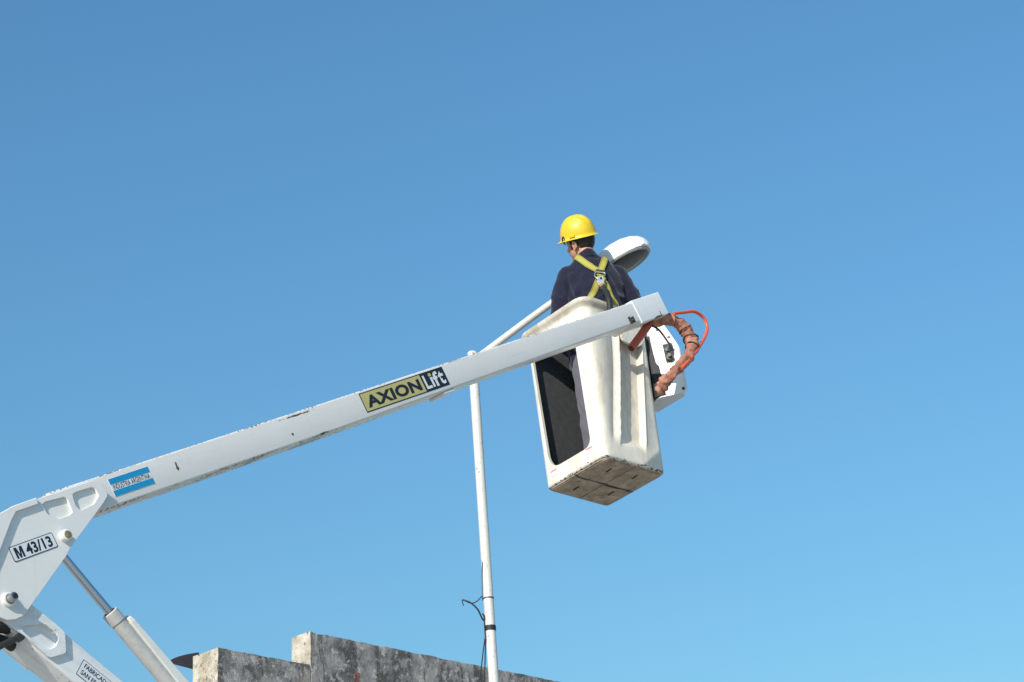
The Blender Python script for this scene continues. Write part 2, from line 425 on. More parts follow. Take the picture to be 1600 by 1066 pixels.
# upper boom (x along, y up, z sideways), rounded box section that tapers from below
bm = bmesh.new()
def rrect(x, y0, y1, hz, r, n=4):
    pts = []
    for (cy, cz, a0) in ((y1 - r, hz - r, 0), (y1 - r, -hz + r, 90), (y0 + r, -hz + r, 180), (y0 + r, hz - r, 270)):
        for k in range(n + 1):
            a = radians(a0 + 90 * k / n); pts.append((x, cy + r * cos(a), cz + r * sin(a) if 0 else cz + r * (cos(radians(90) - a) if 0 else sin(radians(a0 + 90 * k / n) + 0) * (1))))
    return pts
def rrect(x, y0, y1, hz, r, n=4):
    pts = []
    for (sy, sz) in ((1, 1), (1, -1), (-1, -1), (-1, 1)):
        cy = (y1 - r) if sy > 0 else (y0 + r); cz = sz * (hz - r)
        for k in range(n + 1):
            a = pi / 2 * k / n
            if (sy, sz) in ((1, 1), (-1, -1)): c_, s_ = cos(pi / 2 - a), sin(pi / 2 - a)
            else: c_, s_ = cos(a), sin(a)
            pts.append((x, cy + sy * r * c_, cz + sz * r * s_))
    return pts
rings = []
for i in range(46):
    s = -.98 + i * (4.125 + .98) / 45
    lo = -.079 if s < .9 else -.079 + .020 * (s - .9) / 3.2
    rings.append(rrect(s, lo, .079, HW, .010))
loft(bm, rings); on_boom(obj('upper_boom', bm, 'boom', lift, smooth=50))
bm = bmesh.new(); loft(bm, [rrect(x, -.073, .088, HW + .006, .006) for x in (4.113, 4.113 + .339)])
tip = on_boom(obj('boom_tip', bm, 'tip', lift, smooth=50)); tip.data.transform(Matrix.Identity(4))
bm = bmesh.new(); box(bm, 1.93, 2.03, -.089, -.0735, -.06, .066); bevel(on_boom(obj('wear_pad', bm, 'white', lift)), .003)
# small clip plate on the boom beside the tip
bm = bmesh.new(); box(bm, 3.985, 4.035, -.052, -.018, HW, HW + .006); box(bm, 3.985, 3.995, -.06, -.008, HW, HW + .014); box(bm, 4.022, 4.032, -.056, -.014, HW, HW + .016)
cl = bevel(on_boom(obj('clip_plate', bm, 'darksteel', lift)), .002)
for sx in (4.004, 4.018):
    bm = bmesh.new(); disc_stack(bm, (sx, -.035, HW + .006), (0, 0, 1), [(0, .006), (.006, .006)], 6); obj('bolt', bm, 'steel', cl)

# stickers on the upper boom: plate a fraction of a millimetre proud, lettering on top
def plate(name, x0, x1, y0, y1, z, mat, r=.004, th=.0012):
    bm = bmesh.new(); prism(bm, rounded([(x0, y0), (x1, y0), (x1, y1), (x0, y1)], r, 3), z, z + th)
    return obj(name, bm, mat, lift)
def sub_plate(name, parent, x0, x1, y0, y1, z, mat, th=.0008):
    bm = bmesh.new(); box(bm, x0, x1, y0, y1, z, z + th); return obj(name, bm, mat, parent)
def letters(parent, s, cx, cy, w, h, z, mat, bold=0, space=1, name='lettering', shear=0):
    me = text_mesh(s, w, h, bold, space)
    for v in me.vertices: v.co += Vector((cx + v.co.y * shear, cy, z))
    return obj_me(name, me, mat, parent)
TOPV = .079                                                   # top line of the boom in its own frame
fl = on_boom(plate('flag_sticker', -.632, -.37, TOPV - .118, TOPV - .029, HW, 'decal')); fl['label'] = 'sky blue and white flag sticker reading INDUSTRIA ARGENTINA'
for a, b in ((-.117, -.089), (-.058, -.030)): sub_plate('blue_stripe', fl, -.630, -.372, TOPV + a, TOPV + b, HW + .0013, 'bluedecal')
letters(fl, 'INDUSTRIA ARGENTINA', -.501, TOPV - .0735, .238, .0255, HW + .0018, 'ink', .010, 1.06)
ax = on_boom(plate('maker_sticker', 1.243, 2.0, TOPV - .127, TOPV - .014, HW, 'ink', .002)); ax['label'] = 'black and yellow sticker reading AXION Lift'
sub_plate('yellow_field', ax, 1.249, 1.781, TOPV - .121, TOPV - .020, HW + .0013, 'yellowdecal')
letters(ax, 'AXION', 1.515, TOPV - .0725, .485, .070, HW + .0025, 'ink', .045, 1.06)
letters(ax, 'L', 1.822, TOPV - .0715, .052, .082, HW + .0025, 'decal', .028)
letters(ax, '\u0131', 1.866, TOPV - .0815, .019, .060, HW + .0025, 'decal', .028)
sub_plate('letter_dot', ax, 1.855, 1.877, TOPV - .046, TOPV - .028, HW + .0013, 'yellowdecal', .0016)
letters(ax, 'f', 1.905, TOPV - .0700, .050, .086, HW + .0025, 'decal', .028)
letters(ax, 't', 1.955, TOPV - .0720, .050, .080, HW + .0025, 'decal', .028)

# knuckle: two side plates with windows, a folded flange along the back, bosses and pins
PLATE = [(-.235, .20), (-.15, .318), (-.105, .345), (-.047, .388), (.072, .454), (.082, .453), (.396, .619), (.431, .614), (.458, .585), (.464, .554), (.441, .514), (.25, .248), (.229, .207), (.049, -.051), (.006, -.109), (-.035, -.133), (-.076, -.143), (-.115, -.135), (-.155, -.10), (-.17, -.05)]
H1 = rounded([(.112, .434), (.130, .452), (.232, .499), (.246, .488), (.271, .432), (.255, .414), (.197, .383), (.138, .394)], .008, 2)
H2 = rounded([(.272, .517), (.287, .533), (.378, .579), (.396, .578), (.416, .546), (.386, .495), (.314, .449), (.290, .466)], .008, 2)
for z0, z1 in ((.078, .110), (-.110, -.078)):
    bm = bmesh.new(); zi, zm = (z0, .097) if z0 > 0 else (z1, -.097)
    prism(bm, PLATE, min(zi, zm), max(zi, zm)); prism(bm, PLATE, *((.0972, z1) if z0 > 0 else (z0, -.0972)), (H1, H2)); bevel(lobj('knuckle_plate', bm, 'knuckle'), .0022)
bm = bmesh.new()
FL = [(-.235, .20), (-.150, .318), (-.105, .345), (-.047, .388), (.075, .4555), (.083, .427), (-.030, .366), (-.054, .318), (-.115, .160), (-.19, -.02), (-.215, -.01)]
prism(bm, FL, -.130, -.112); prism(bm, FL, .1105, .124)
bevel(lobj('knuckle_flange', bm, 'knuckle'), .004)
bm = bmesh.new(); prism(bm, [(-.225, .20), (-.145, .31), (.05, .43), (.10, .40), (-.02, .33), (-.10, .14), (-.18, .0)], -.1085, .1085)
lobj('knuckle_spine', bm, 'knuckle')
def boss(x, y, r, rp, pin, h=.022, hp=.012, base=.110):
    bm = bmesh.new(); disc_stack(bm, (x, y, base), (0, 0, 1), [(0, r), (h - .004, r), (h, r - .005)], 28); o = lobj('pivot_boss', bm, 'white', smooth=40)
    bm = bmesh.new(); disc_stack(bm, (x, y, base + h), (0, 0, 1), [(0, rp + .004), (.002, rp + .004), (.002, rp), (hp, rp), (hp + .002, rp - .004)], 24); obj('pin_end', bm, pin, o, smooth=40)
    return o
boss(.221, .301, .027, .014, 'brass', .030, .003)
o = boss(-.072, -.053, .033, .019, 'steel', .018, .035)
bm = bmesh.new(); disc_stack(bm, (-.072, -.053, .165), (0, 0, 1), [(0, .012), (.006, .012)], 16); obj('pin_bore', bm, 'rubber', o)
# model label on the knuckle
def on_plate(o, p, a): o.location = OFF + Vector(p); o.rotation_euler = (0, 0, a); return o
ml = on_plate(plate('model_label', -.126, .126, -.0355, .0355, 0, 'ink', .008), (.061, .2185, .1105), radians(28.2)); ml['label'] = 'white label with black border reading M 43/13'
bm = bmesh.new(); prism(bm, rounded([(-.1225, -.032), (.1225, -.032), (.1225, .032), (-.1225, .032)], .006, 3), .0013, .0021); obj('label_field', bm, 'decal', ml)
bm = bmesh.new(); prism(bm, [(-.023, -.023), (-.0125, -.023), (-.0125, .008), (-.004, -.023), (.004, -.023), (.0125, .008), (.0125, -.023), (.023, -.023), (.023, .023), (.0085, .023), (0, -.009), (-.0085, .023), (-.023, .023)], .0023, .0029)
o = obj('lettering', bm, 'ink', ml, loc=(-.083, 0, 0)); o.scale = (1, 1.1, 1)
letters(ml, '43/13', .030, 0, .150, .051, .0027, 'ink', .03)

# lower boom
LA = radians(-30.5); L0 = Vector((.03, -.1065, 0))
def on_lower(o): o.location = OFF + L0; o.rotation_euler = (0, 0, LA); return o
bm = bmesh.new(); loft(bm, [rrect(-.17 + i * 5.1 / 40, -.083, .083, HW, .009) for i in range(41)]); on_lower(obj('lower_boom', bm, 'lower', lift, smooth=50))
RH = rounded([(.013, -.146), (.122, -.116), (.183, -.147), (.197, -.172), (.183, -.212), (.145, -.234), (.114, -.230), (.014, -.170)], .022, 4)
RP = rounded([(-.16, -.04), (.06, -.04), (.19, -.112), (.229, -.139), (.232, -.233), (.151, -.268), (.03, -.192), (-.13, -.12)], .012, 3)
for z0, z1 in ((HW, HW + .016), (-HW - .016, -HW)):
    bm = bmesh.new(); prism(bm, RP, z0, z1, (RH,)); bevel(lobj('boom_reinforcement', bm, 'lower'), .003)
fb = plate('origin_label', 0, .42, -.085, 0, 0, 'ink', .006)
on_plate(fb, (.332, -.241, HW + .0003), radians(-30)); fb['label'] = 'white bordered label with FABRICADO above SAN FRAN, cut by the frame'
bm = bmesh.new(); prism(bm, rounded([(.003, -.082), (.417, -.082), (.417, -.003), (.003, -.003)], .005, 3), .0013, .0021); obj('label_field', bm, 'decal', fb)
letters(fb, 'FABRICADO  EN', .115, -.0235, .195, .024, .0027, 'ink', .012)
letters(fb, 'SAN FRANCISCO', .118, -.0595, .205, .024, .0027, 'ink', .012)
# hydraulic cylinder between knuckle and lower boom
ca = Vector((.221, .325, 0)); cdir = Vector((.734, -.679, 0)).normalized(); cn = Vector((.679, .734, 0)).normalized()
def cy(s, n=0, z=0): return ca + cdir * s + cn * n + Vector((0, 0, z))
s_cap = (Vector((.527, .034, 0)) - ca).dot(cdir)
bm = bmesh.new(); disc_stack(bm, cy(0), cdir, [(0, .020), (s_cap + .02, .020)], 28); lobj('cylinder_rod', bm, 'chrome', smooth=40)
bm = bmesh.new(); disc_stack(bm, cy(s_cap), cdir, [(0, .034), (.004, .039), (.058, .039), (.060, .0355), (2.0, .0355)], 32); cyl = lobj('cylinder_barrel', bm, 'barrel', smooth=40)
bm = bmesh.new(); disc_stack(bm, cy(s_cap - .003), cdir, [(0, .028), (.004, .030)], 28); obj('gland_seal', bm, 'darksteel', cyl, smooth=40)
bm = bmesh.new()
rings = []
for s, n0, n1, z0, z1 in ((s_cap + .075, .032, .054, -.018, .034), (s_cap + .10, .026, .056, -.024, .038), (s_cap + .5, .006, .060, -.03, .044), (s_cap + 1.7, .0, .062, -.03, .044)):
    rings.append([cy(s, n0, z0), cy(s, n1, z0), cy(s, n1, z1), cy(s, n0, z1)])
loft(bm, rings); bevel(lobj('hose_cover', bm, 'cover'), .004)
bm = bmesh.new(); disc_stack(bm, cy(s_cap + .066, .046, .01), cdir, [(0, .009), (.012, .010)], 6); lobj('hose_fitting', bm, 'steel')
# hoses and guard at the knuckle heel
bm = bmesh.new()
tube(bm, catmull([(.02, -.21, .0), (-.06, -.20, .03), (-.14, -.235, .05), (-.22, -.30, .03), (-.25, -.4, 0)]), .022, 10)
lobj('heel_hose', bm, 'rubber', smooth=60)
bm = bmesh.new(); tube(bm, catmull([(-.03, -.15, .045), (-.085, -.16, .06), (-.15, -.19, .06), (-.24, -.22, .04)]), .026, 10); lobj('heel_hose', bm, 'rubber', smooth=60)
bm = bmesh.new(); tube(bm, [(.004, -.196, .07), (-.05, -.225, .075), (-.14, -.285, .075)], .014, 12); lobj('heel_pipe', bm, 'darksteel', smooth=60)
bm = bmesh.new(); disc_stack(bm, (.008, -.194, .06), (.0, .0, 1), [(0, .020), (.026, .020)], 6); lobj('heel_nut', bm, 'darksteel')
# turret and chassis below the frame
bm = bmesh.new(); box(bm, 4.05, 4.70, -3.2, -2.35, -.24, -.0765); box(bm, 4.05, 4.70, -3.2, -2.35, .0765, .24); box(bm, 4.0, 4.75, -3.6, -3.205, -.32, .32)
bevel(lobj('turret', bm, 'white'), .02)
zb = BASE_L.y - .021 * 3
bm = bmesh.new(); box(bm, 2.6, 6.4, zb + .55, -3.61, -.8, .8); bevel(lobj('chassis', bm, 'white'), .02)
for x in (3.2, 5.8):
    for z in (-.92, .92):
        bm = bmesh.new(); disc_stack(bm, (x, zb + .42 + (.09 if z > 0 else -.09), z - .12), (0, 0, 1), [(0, .36), (.03, .42), (.21, .42), (.24, .36)], 28); lobj('wheel', bm, 'tyre', smooth=40)

# ---- bucket, in its own frame: x along the ribbed side, -y towards the boom, z up
BKT = Matrix(((.99654, .07747, .03017), (-.03007, -.00248, .99954), (.07751, -.99699, -.00014)))
BO = Vector((4.755, 1.831, -.438))
bx_l = BKT.col[0].normalized(); bz_l = BKT.col[2]; bz_l = (bz_l - bx_l * bz_l.dot(bx_l)).normalized(); by_l = bz_l.cross(bx_l)
BM4 = LIFT_MW.inverted() @ OLD_MW @ Matrix.Translation(OFF + BO) @ Matrix((bx_l, by_l, bz_l)).transposed().to_4x4()
BH = 1.146
def sstep(a, b, x):
    u = max(0, min(1, (x - a) / (b - a))); return u * u * (3 - 2 * u)
def ring(z, off=0, feat=True, r=.055):
    k = z / BH
    ax_, by_ = .2760 + .016 * k + off, .2850 + .018 * k + off
    r = max(.012, r + off * .6 + .02 * k)
    pts = []
    def arc(cx, cy_, a0, n=7):
        for i in range(n + 1):
            a = radians(a0 + 90 * i / n); pts.append((cx + r * cos(a), cy_ + r * sin(a), z))
    # start at ribbed side's left end, go +x
    arc(-ax_ + r, -by_ + r, 180)
    x0 = -.125 + .115 * sstep(0, 1, z / 1.0) * 1.0; x1 = .085 + .125 * min(1, z / 1.0)
    f = sstep(.10, .20, z) * (1 - sstep(1.00, 1.05, z)) if feat else 0
    jag = (noise.noise((z * 55, 3, 1)) * .005 + noise.noise((z * 17, 5, 1)) * .004) if feat else 0
    g = .011 * f; d = .044 * f
    if not feat:
        for i in range(1, 13): pts.append((-ax_ + r + (2 * ax_ - 2 * r) * i / 13, -by_, z))
    else:
      for (x, ins) in ((x0 - .075, 0), (x0 - .060, g), (x0 - .040, g), (x0 - .024, 0), (x0 - .012, -.009 * f), (x0 - .002 + jag, -.013 * f), (x0 + .006 + jag, d), (x0 + .03, d), (x1 - .03, d), (x1 - .004, d), (x1 + .006, -.008 * f), (x1 + .02, 0)):
          pts.append((x, -by_ + ins, z))
    arc(ax_ - r, -by_ + r, 270)
    for i in range(1, 8): pts.append((ax_, -by_ + r + (2 * by_ - 2 * r) * i / 8, z))
    arc(ax_ - r, by_ - r, 0)
    for i in range(1, 8): pts.append((ax_ - r - (2 * ax_ - 2 * r) * i / 8, by_, z))
    arc(-ax_ + r, by_ - r, 90)
    for i in range(1, 8): pts.append((-ax_, by_ - r - (2 * by_ - 2 * r) * i / 8, z))
    return pts
bm = bmesh.new()
rings = [ring(0, -.012), ring(.004, -.004), ring(.012, 0)]
zz = .03
while zz < 1.055: rings.append(ring(zz)); zz += .02
rings += [ring(1.075, .002), ring(1.092, .010), ring(1.106, .024), ring(1.112, .030), ring(1.128, .034), ring(1.140, .030), ring(BH, .020)]
loft(bm, rings)
bucket = obj('bucket', bm, None, mats=['bucket', 'liner'])
bucket['label'] = 'dirty white fibreglass bucket with a rounded doorway in its side'
def cutring(z, off):
    return [(p[0], max(p[1], -(.2850 + .018 * z / BH) + .056 * (1 - sstep(1.03, 1.07, z)) - (off if z > 1.05 else 0)), p[2]) for p in ring(z, off, False)]
bm = bmesh.new(); loft(bm, [ring(.050, -.050, False), cutring(.07, -.022), cutring(.5, -.020), cutring(1.03, -.018), ring(1.07, -.018, False), ring(1.13, -.006, False), ring(1.25, .0, False)], mi=0)
cut1 = obj('cut1', bm, 'liner')
bm = bmesh.new()
win = rounded([(-.180, .112), (.135, .112), (.180, .130), (.216, .190), (.240, .985), (-.172, .985)], .070, 6)
R_ = loft(bm, [[(x, p[0], p[1]) for p in win] for x in (-.45, -.12)])
cut2 = obj('cut2', bm, 'bucket')
for cu_ in (cut1, cut2):
    m = bucket.modifiers.new('cut', 'BOOLEAN'); m.operation = 'DIFFERENCE'; m.solver = 'EXACT'; m.object = cu_
    try: m.material_mode = 'TRANSFER'
    except Exception: pass
baked(bucket)
for cu_ in (cut1, cut2): bpy.data.objects.remove(cu_)
bucket.data.polygons.foreach_set('use_smooth', [True] * len(bucket.data.polygons)); bucket.data.set_sharp_from_angle(angle=radians(38))
bucket.parent = lift; bucket.matrix_local = BM4
def bobj(name, bm, mat, **k): return obj(name, bm, mat, bucket, **k)
# underside: skid plate of four pads with open seams and drain slots
bm = bmesh.new(); loft(bm, [ring(0, -.016, False)[:], [(p[0], p[1], -.006) for p in ring(0, -.018, False)]]); bobj('base_plate', bm, 'under')
for (x0, x1, y0, y1) in ((-.249, -.012, -.259, .012), (.004, .249, -.259, .012), (-.249, -.012, .026, .259), (.004, .249, .026, .259)):
    bm = bmesh.new(); prism(bm, rounded([(x0, y0), (x1, y0), (x1, y1), (x0, y1)], .03, 4), -.012, -.0065)
    bevel(bobj('skid_pad', bm, 'under'), .004)
for (x, y, a) in ((-.12, -.15, 0), (.10, -.16, 0), (.13, .10, 1), (-.13, .15, 1)):
    bm = bmesh.new(); box(bm, -.030, .030, -.007, .007, -.0132, -.0118); o = bobj('drain_slot', bm, 'slot', loc=(x, y, 0), rot=(0, 0, radians(85)))
# pivot bracket on the ribbed side, near the top
bm = bmesh.new()
rot90 = lambda pts: pts
prism(bm, rounded([(-.02, .98), (.215, 1.045), (.225, .955), (.165, .885), (.02, .885)], .035, 5), 0, .018)
br = bobj('pivot_bracket', bm, 'bucket'); br.matrix_local = Matrix(((1, 0, 0, 0), (0, 0, -1, -.302), (0, 1, 0, 0), (0, 0, 0, 1))); bevel(br, .004)
for x, z in ((-.03, .935), (.0, .99)):
    bm = bmesh.new(); disc_stack(bm, (x - .02, -.300, z), (0, -1, 0), [(0, .010), (.006, .009)], 8); bobj('bracket_bolt', bm, 'steel')
# warning stickers below the doorway
for (y0, y1, z0) in ((-.19, -.125, .070), (.15, .215, .060)):
    bm = bmesh.new(); box(bm, -.2795, -.2765, y0, y1, z0, z0 + .040); st = bobj('warning_sticker', bm, 'decal')
    bm = bmesh.new(); box(bm, -.2800, -.2780, y0 + .003, y1 - .003, z0 + .028, z0 + .037); st2 = obj('red_band', bm, 'red', None)
    st2.parent = bucket

# ---- tip bracket housing beyond the ribbed side, with controls, rubber mount and hoses
def face_x(bm, poly, x0, x1):
    loft(bm, [[(x, p[0], p[1]) for p in poly] for x in (x0, x1)])
FPT = [(.300, -.305), (.401, -.448), (.432, -.440), (.436, -.14), (.325, -.14)]      # footprint, the long face turned to the doorway side
bm = bmesh.new(); prism(bm, rounded(FPT, .016, 4), .550, 1.10)
hs = obj('levelling_housing', bm, 'white', lift)
fd = Vector((.58, -.815, 0)).normalized(); fn = Vector((fd.y, -fd.x, 0)); f0 = Vector((.300, -.305, 0))
for co, no in (((f0 + fd * .096 + Vector((0, 0, 1.088))), Vector((.185, 0, .077))), ((f0 + fd * .186 + Vector((0, 0, .60))), Vector((1, 0, -.62)))):
    nw_ = (fd * no.x + Vector((0, 0, no.z))).normalized(); b2 = bmesh.new(); b2.from_mesh(hs.data)
    r_ = bmesh.ops.bisect_plane(b2, geom=b2.verts[:] + b2.edges[:] + b2.faces[:], plane_co=co, plane_no=nw_, clear_outer=True)
    bmesh.ops.holes_fill(b2, edges=[e for e in b2.edges if e.is_boundary]); bmesh.ops.recalc_face_normals(b2, faces=b2.faces); b2.to_mesh(hs.data); b2.free()
hs.matrix_local = BM4; bevel(hs, .008, 3)
bm = bmesh.new(); prism(bm, rounded([(.285, -.20), (.286, -.296), (.297, -.316), (.318, -.345), (.33, -.31), (.33, -.20)], .006, 3), .56, 1.02)
for v in bm.verts:
    if v.co.z > 1: v.co.y += .035; v.co.x -= .004
rb = obj('rubber_mount', bm, 'rubber', lift); rb.matrix_local = BM4
def hobj(name, bm, mat, **k):
    o = obj(name, bm, mat, hs, **k); return o
def fpt(t_, z, o_=0): return f0 + fd * t_ + Vector((0, 0, z)) + fn * o_
bm = bmesh.new()
vp = rounded([(.070, .93), (.135, .925), (.140, .85), (.115, .79), (.078, .79)], .008, 3)
loft(bm, [[fpt(a, b, o_) for a, b in vp] for o_ in (-.002, .006)]); hobj('valve_plate', bm, 'rubber')
bm = bmesh.new(); disc_stack(bm, fpt(.098, .885, .004), fn + fd * .55 + Vector((0, 0, .25)), [(0, .020), (.012, .020), (.014, .010), (.062, .009)], 16); hobj('control_knob', bm, 'steel', smooth=40)
bm = bmesh.new(); disc_stack(bm, fpt(.108, .818, .004), fn, [(0, .026), (.03, .022), (.032, .012), (.05, .012)], 16); hobj('valve_port', bm, 'darksteel', smooth=40)
for t_, z in ((.119, .977), (.05, 1.05), (.16, .58), (.03, .60)):
    bm = bmesh.new(); disc_stack(bm, fpt(t_, z), fn, [(0, .011), (.006, .010)], 10); hobj('screw', bm, 'darksteel')
# wrapped hose bundle: comes out under the tip and loops into the housing
bm = bmesh.new()
pts = catmull([(4.96, 2.885, -.03), (5.05, 2.915, -.03), (5.14, 2.945, -.015), (5.235, 2.930, .01), (5.295, 2.855, .03), (5.285, 2.755, .05), (5.20, 2.645, .07), (5.07, 2.525, .06), (4.99, 2.43, .0), (4.99, 2.38, -.07)], 14)
n_ = len(pts)
def rr(i):
    u = i / n_; folds = .003 * max(0, sin(i * .62 + 2 * noise.noise((i * .11, 4, 0)))) + .009 * noise.noise((i * .35, 0, 0))
    return .033 + .009 * sin(pi * min(1, u * 1.3)) + folds
tube(bm, pts, rr, 26)
for v in bm.verts: v.co += noise.noise_vector(v.co * 16) * .013 + noise.noise_vector(v.co * 41) * .009
lobj('hose_sleeve', bm, 'sleeve', smooth=60)
for k in (int(n_ * .40), int(n_ * .49), int(n_ * .58)):
    d = (pts[k + 1] - pts[k - 1]).normalized(); u = d.orthogonal().normalized(); w = d.cross(u)
    bm = bmesh.new(); tube(bm, [pts[k] + (u * cos(a) + w * sin(a)) * (rr(k) + .004) + d * .006 * sin(2 * a) for a in (2 * pi * q / 24 for q in range(24))], .0045, 6, closed=True); lobj('cable_tie', bm, 'rubber', smooth=60)
bm = bmesh.new(); tube(bm, catmull([(5.15, 2.96, .05), (5.246, 2.992, .06), (5.375, 3.035, .06), (5.465, 3.012, .06), (5.475, 2.925, .06), (5.37, 2.79, .07), (5.19, 2.62, .10), (5.06, 2.50, .09)], 10), .0115, 12); lobj('orange_hose', bm, 'orange', smooth=60)
bm = bmesh.new(); tube(bm, [(4.955, 2.86, -.02), (4.86, 2.745, -.045), (4.775, 2.642, -.07)], .027, 18); ot = lobj('orange_tube', bm, 'orangedark', smooth=60)
bm = bmesh.new(); e_ = Vector((4.775, 2.642, -.07)); dd = (e_ - Vector((4.86, 2.745, -.045))).normalized(); disc_stack(bm, e_, dd, [(0, .021), (.001, .021)], 18); obj('tube_bore', bm, 'rubber', ot)
bm = bmesh.new(); tube(bm, catmull([(4.95, 2.83, .0), (4.99, 2.80, .02), (5.03, 2.72, .04), (5.06, 2.65, .05)], 6), .007, 8); lobj('control_cable', bm, 'rubber', smooth=60)
bm = bmesh.new(); box(bm, 4.93, 5.03, 2.92, 3.00, -.100, -.055); box(bm, 4.95, 5.02, 2.935, 2.985, -.372, -.1005); o = bevel(lobj('tip_lug', bm, 'cover'), .004)

# ------------------------------------------------------------------ street light
PB, PT = Vector((-.2022, 12.930, 0)), Vector((-.280, 12.936, 7.286))
def on_pole(z): return PB + (PT - PB) * (z / PT.z)
sl = empty('street_light', PB)
tag(sl, 'slender white street light post with a raised arm and oval lamp head', 'street light')
bm = bmesh.new()
tube(bm, [on_pole(z) - PB for z in (0, 2, 4, 4.8, 5.6, 6.4, 7.0, 7.27)], 0.0335, 28); obj('post', bm, 'pole', sl, smooth=50)
bm = bmesh.new(); disc_stack(bm, on_pole(7.272) - PB, (0, 0, 1), [(0, .0335), (0, .036), (.012, .036), (.022, .028), (.027, .012)], 28); obj('post_cap', bm, 'pole', sl, smooth=50)
AR, LS = Vector((-.274, 12.925, 7.222)), Vector((.500, 12.752, 7.690))
bm = bmesh.new(); tube(bm, [AR - PB - Vector((0, 0, .0)), (AR + LS) / 2 - PB + Vector((0, 0, .004)), LS - PB + (LS - AR).normalized() * .05], .0255, 24); obj('arm', bm, 'pole', sl, smooth=50)
# lamp head: sections along its axis, flat underside carrying the glass
lx = Vector((.505, -.087, .235)).normalized(); ly = Vector((0, 0, 1)).cross(lx).normalized(); lz = lx.cross(ly)
LM = Matrix.Translation(LS - PB) @ Matrix((lx, ly, lz)).transposed().to_4x4()
LEN = .550
prof = [(.0, .034, .030, .034), (.10, .040, .034, .036), (.18, .070, .050, .04), (.28, .108, .072, .042), (.40, .136, .090, .042), (.55, .152, .100, .042), (.70, .150, .098, .042), (.82, .130, .086, .040), (.91, .098, .066, .038), (.965, .062, .044, .034), (.99, .030, .022, .026), (1.0, .012, .008, .018)]
bm = bmesh.new(); rings = []
for (u, hw, up, dn) in prof:
    r = []
    for k in range(20):
        a = pi * k / 19; r.append((u * LEN, hw * cos(a) if abs(cos(a)) < 1 else hw * cos(a), up * 1.12 * sin(a) ** .75 if sin(a) > 1e-6 else 0))
    r += [(u * LEN, -hw * .985, -dn * .5), (u * LEN, -hw * .95, -dn), (u * LEN, -hw * .4, -dn), (u * LEN, hw * .4, -dn), (u * LEN, hw * .95, -dn), (u * LEN, hw * .985, -dn * .5)]
    rings.append(r)
loft(bm, rings)
head = obj('lamp_head', bm, 'lamp', sl, smooth=42); head.matrix_local = LM
def ell(cx, a, b, z, n=40): return [(cx + a * cos(2 * pi * k / n) * (1 if cos(2 * pi * k / n) > 0 else 1.05), b * sin(2 * pi * k / n), z) for k in range(n)]
bm = bmesh.new(); loft(bm, [ell(.333, .198, .138, -.036), ell(.333, .201, .141, -.048), ell(.333, .193, .134, -.054), ell(.333, .178, .120, -.052), ell(.333, .174, .116, -.044)]); obj('lamp_frame', bm, 'lamprim', head, smooth=40)
bm = bmesh.new(); loft(bm, [ell(.333, .176, .118, -.046), ell(.333, .174, .116, -.050), ell(.333, .15, .095, -.060), ell(.333, .08, .05, -.066)]); obj('lamp_glass', bm, 'glass', head, smooth=60)
bm = bmesh.new(); box(bm, .484, .514, -.112, -.075, -.040, .002); bevel(obj('lamp_latch', bm, 'lamp', head), .006)
bm = bmesh.new(); box(bm, .40, .428, -.086, -.066, .064, .072); bevel(obj('lamp_screw', bm, 'lamprim', head), .003)
# bands, tape and loose wires on the post
def band(z, h, r, mat, name):
    bm = bmesh.new(); disc_stack(bm, on_pole(z) - PB, PT - PB, [(0, r), (h, r)], 28); return obj(name, bm, mat, sl, smooth=40)
band(5.295, .034, .0368, 'rubber', 'tape_band'); band(5.512, .008, .0362, 'darksteel', 'clamp_band')
def wire(pts, r, mat='rubber', name='loose_wire', base=None):
    bm = bmesh.new(); tube(bm, catmull([Vector(p) - PB for p in pts], 8), r, 8); return obj(name, bm, mat, sl, smooth=60)
def pp(z, dx, dy=-.02): p = on_pole(z); return (p.x + dx, p.y + dy, z)
wire([pp(5.76, -.024, -.030), pp(5.68, -.032, -.025), pp(5.55, -.038, -.015), pp(5.50, -.040, -.01)], .0026, 'darksteel', 'cable')
wire([pp(5.53, -.04), pp(5.485, -.08, -.05), pp(5.475, -.12, -.06), pp(5.50, -.17, -.06), pp(5.46, -.165, -.06)], .0035)
wire([pp(5.50, -.168, -.06), pp(5.475, -.12, -.07), pp(5.43, -.075, -.06), pp(5.38, -.052, -.03), pp(5.365, -.04, -.02), pp(5.39, -.035, -.02), pp(5.41, -.045, -.02)], .0055)
wire([pp(5.26, -.036), pp(5.10, -.07, .03), pp(4.85, -.11, .05), pp(4.2, -.16, .08)], .004)
wire([pp(5.24, -.035), pp(5.08, -.052, .03), pp(4.85, -.075, .05), pp(4.2, -.10, .08)], .004)
wire([pp(5.40, -.036), pp(5.34, -.037), pp(5.26, -.037)], .004)

